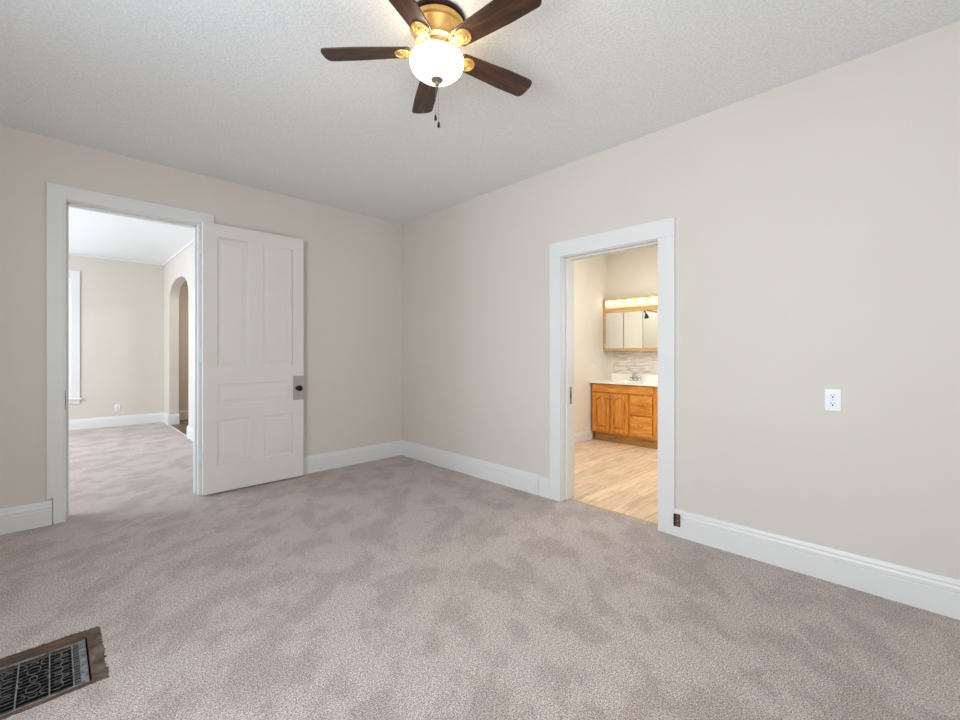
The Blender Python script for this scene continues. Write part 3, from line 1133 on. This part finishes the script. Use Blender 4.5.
# faucet
fc = thing('faucet', 'chrome two handle faucet standing at the back of the vanity sink', 'faucet', (5.835, 2.800, CT1 + .001))
bm = nb()
pts = []
for i in range(32):
    a = 2 * PI * i / 32
    pts.append((.026 * math.cos(a), .052 * math.copysign(1, math.sin(a)) * (1 if abs(math.sin(a)) > 1e-9 else 0) * .5 + .038 * math.sin(a)))
prism(bm, pts, 'z', 0, .014)
obj('base_plate', bm, 'chrome', fc, True)
bm = nb()
tube(bm, [(0, 0, .01), (0, 0, .07), (-.006, 0, .095), (-.03, 0, .110), (-.07, 0, .104), (-.098, 0, .088), (-.106, 0, .072)], [.015, .013, .012, .011, .010, .010, .0095], 14)
obj('spout', bm, 'chrome', fc, True)
for s in (1, -1):
    bm = nb()
    lathe(bm, [(.001, .010), (.017, .010), (.015, .028), (.012, .036), (.020, .044), (.023, .056), (.020, .068), (.008, .074), (.001, .075)], 20, 'z', (0, s * .054, 0))
    obj('faucet_handle', bm, 'chrome', fc, True)
bm = nb(); cyl(bm, (.018, 0, .012), (.018, 0, .125), .003, seg=10); sphere(bm, (.018, 0, .128), .006, 10); obj('lift_rod', bm, 'chrome', fc, True)

# mosaic behind the sink
bm = nb(); box(bm, BX - .009, BX - .0005, 2.32, 3.165, .922, 1.262); struct('trim_7', bm, 'mosaic', label='beige strip mosaic tile between splash lip and mirror cabinet')

# medicine cabinet
mc = thing('medicine_cabinet', 'oak medicine cabinet with three mirror doors above the vanity sink', 'medicine cabinet', (0, 0, 0))
MX, ML, MR, MZ0, MZ1 = 5.78, 3.262, 2.352, 1.252, 1.835
bm = nb()
box(bm, MX + .01, BX - .0005, MR + .012, ML - .012, MZ0 + .012, MZ1 + .010)
box(bm, MX + .062, BX - .0005, MR + .012, ML - .012, MZ1 + .009, MZ1 + .17)
obj('cabinet_box', bm, 'oak_light', mc)
bm = nb()
box(bm, MX - .004, MX + .02, ML - .030, ML, MZ0, MZ1 + .175, .003)
box(bm, MX - .004, MX + .02, MR, MR + .030, MZ0, MZ1 + .175, .003)
box(bm, MX - .006, MX + .02, MR, ML, MZ0, MZ0 + .040, .003)
box(bm, MX - .006, MX + .02, MR, ML, MZ1 - .030, MZ1 + .012, .003)
obj('oak_frame', bm, 'oak_light', mc)
dy = (ML - MR - .056) / 3
for k in range(3):
    a = ML - .028 - k * dy
    b = a - dy
    x_ = MX + (.003 if k != 1 else .007)
    bm = nb(); box(bm, x_, x_ + .004, b + .003, a - .003, MZ0 + .040, MZ1 - .030)
    md = obj('mirror_door', bm, 'mirror', mc)
    bm = nb()
    for q in (b, a - .006):
        box(bm, x_ - .002, x_ + .006, q, q + .006, MZ0 + .038, MZ1 - .028)
    box(bm, x_ - .002, x_ + .006, b, a, MZ0 + .037, MZ0 + .041); box(bm, x_ - .002, x_ + .006, b, a, MZ1 - .031, MZ1 - .027)
    obj('edge_trim', bm, 'steel', md)

# light bar
lb = thing('vanity_light', 'oak light bar with five lit globe bulbs above the mirror cabinet', 'wall light', (0, 0, 0))
bm = nb()
box(bm, MX - .012, MX + .06, MR + .031, ML - .031, MZ1 + .0125, MZ1 + .172, .006)
obj('light_bar', bm, 'oak_light', lb)
bm = nb(); box(bm, MX - .015, MX - .011, MR + .036, ML - .036, MZ1 + .035, MZ1 + .150, .001); obj('face_strip', bm, 'pale_brass', lb)
for k in range(5):
    yb = 3.148 - k * (3.148 - 2.515) / 4
    bm = nb(); lathe(bm, [(.001, MX - .012), (.024, MX - .012), (.022, MX - .022), (.014, MX - .028), (.001, MX - .028)], 20, 'x', (0, yb, MZ1 + .100))
    so = obj('lamp_socket', bm, 'brass', lb, True)
    bm = nb(); sphere(bm, (MX - .060, yb, MZ1 + .100), .038, 24)
    obj('globe_bulb', bm, 'bulb', so, True, label='lit globe bulb')

# shower fittings that the mirror doors show
t = thing('shower_rod', 'chrome curtain rod across the bathroom shower alcove', 'curtain rod', (0, 0, 0))
bm = nb(); cyl(bm, (3.28, 3.32, 1.96), (4.45, 3.32, 1.96), .012, seg=16)
obj('rod', bm, 'steel', t, True)
for x_, s in ((3.281, 1), (4.449, -1)):
    bm = nb(); cyl(bm, (x_, 3.32, 1.96), (x_ + s * .012, 3.32, 1.96), .028, seg=20); obj('flange', bm, 'steel', t, True)
t = thing('showerhead', 'dark shower head on a bent arm inside the shower alcove', 'shower head', (0, 0, 0))
bm = nb(); tube(bm, [(4.449, 3.40, 1.97), (4.30, 3.40, 1.985), (4.12, 3.40, 1.96), (4.05, 3.40, 1.91)], .011, 10); obj('arm', bm, 'bronze', t, True)
bm = nb(); cyl(bm, (4.055, 3.40, 1.915), (4.03, 3.40, 1.845), .016, .045, 24); obj('spray_head', bm, 'bronze', t, True)
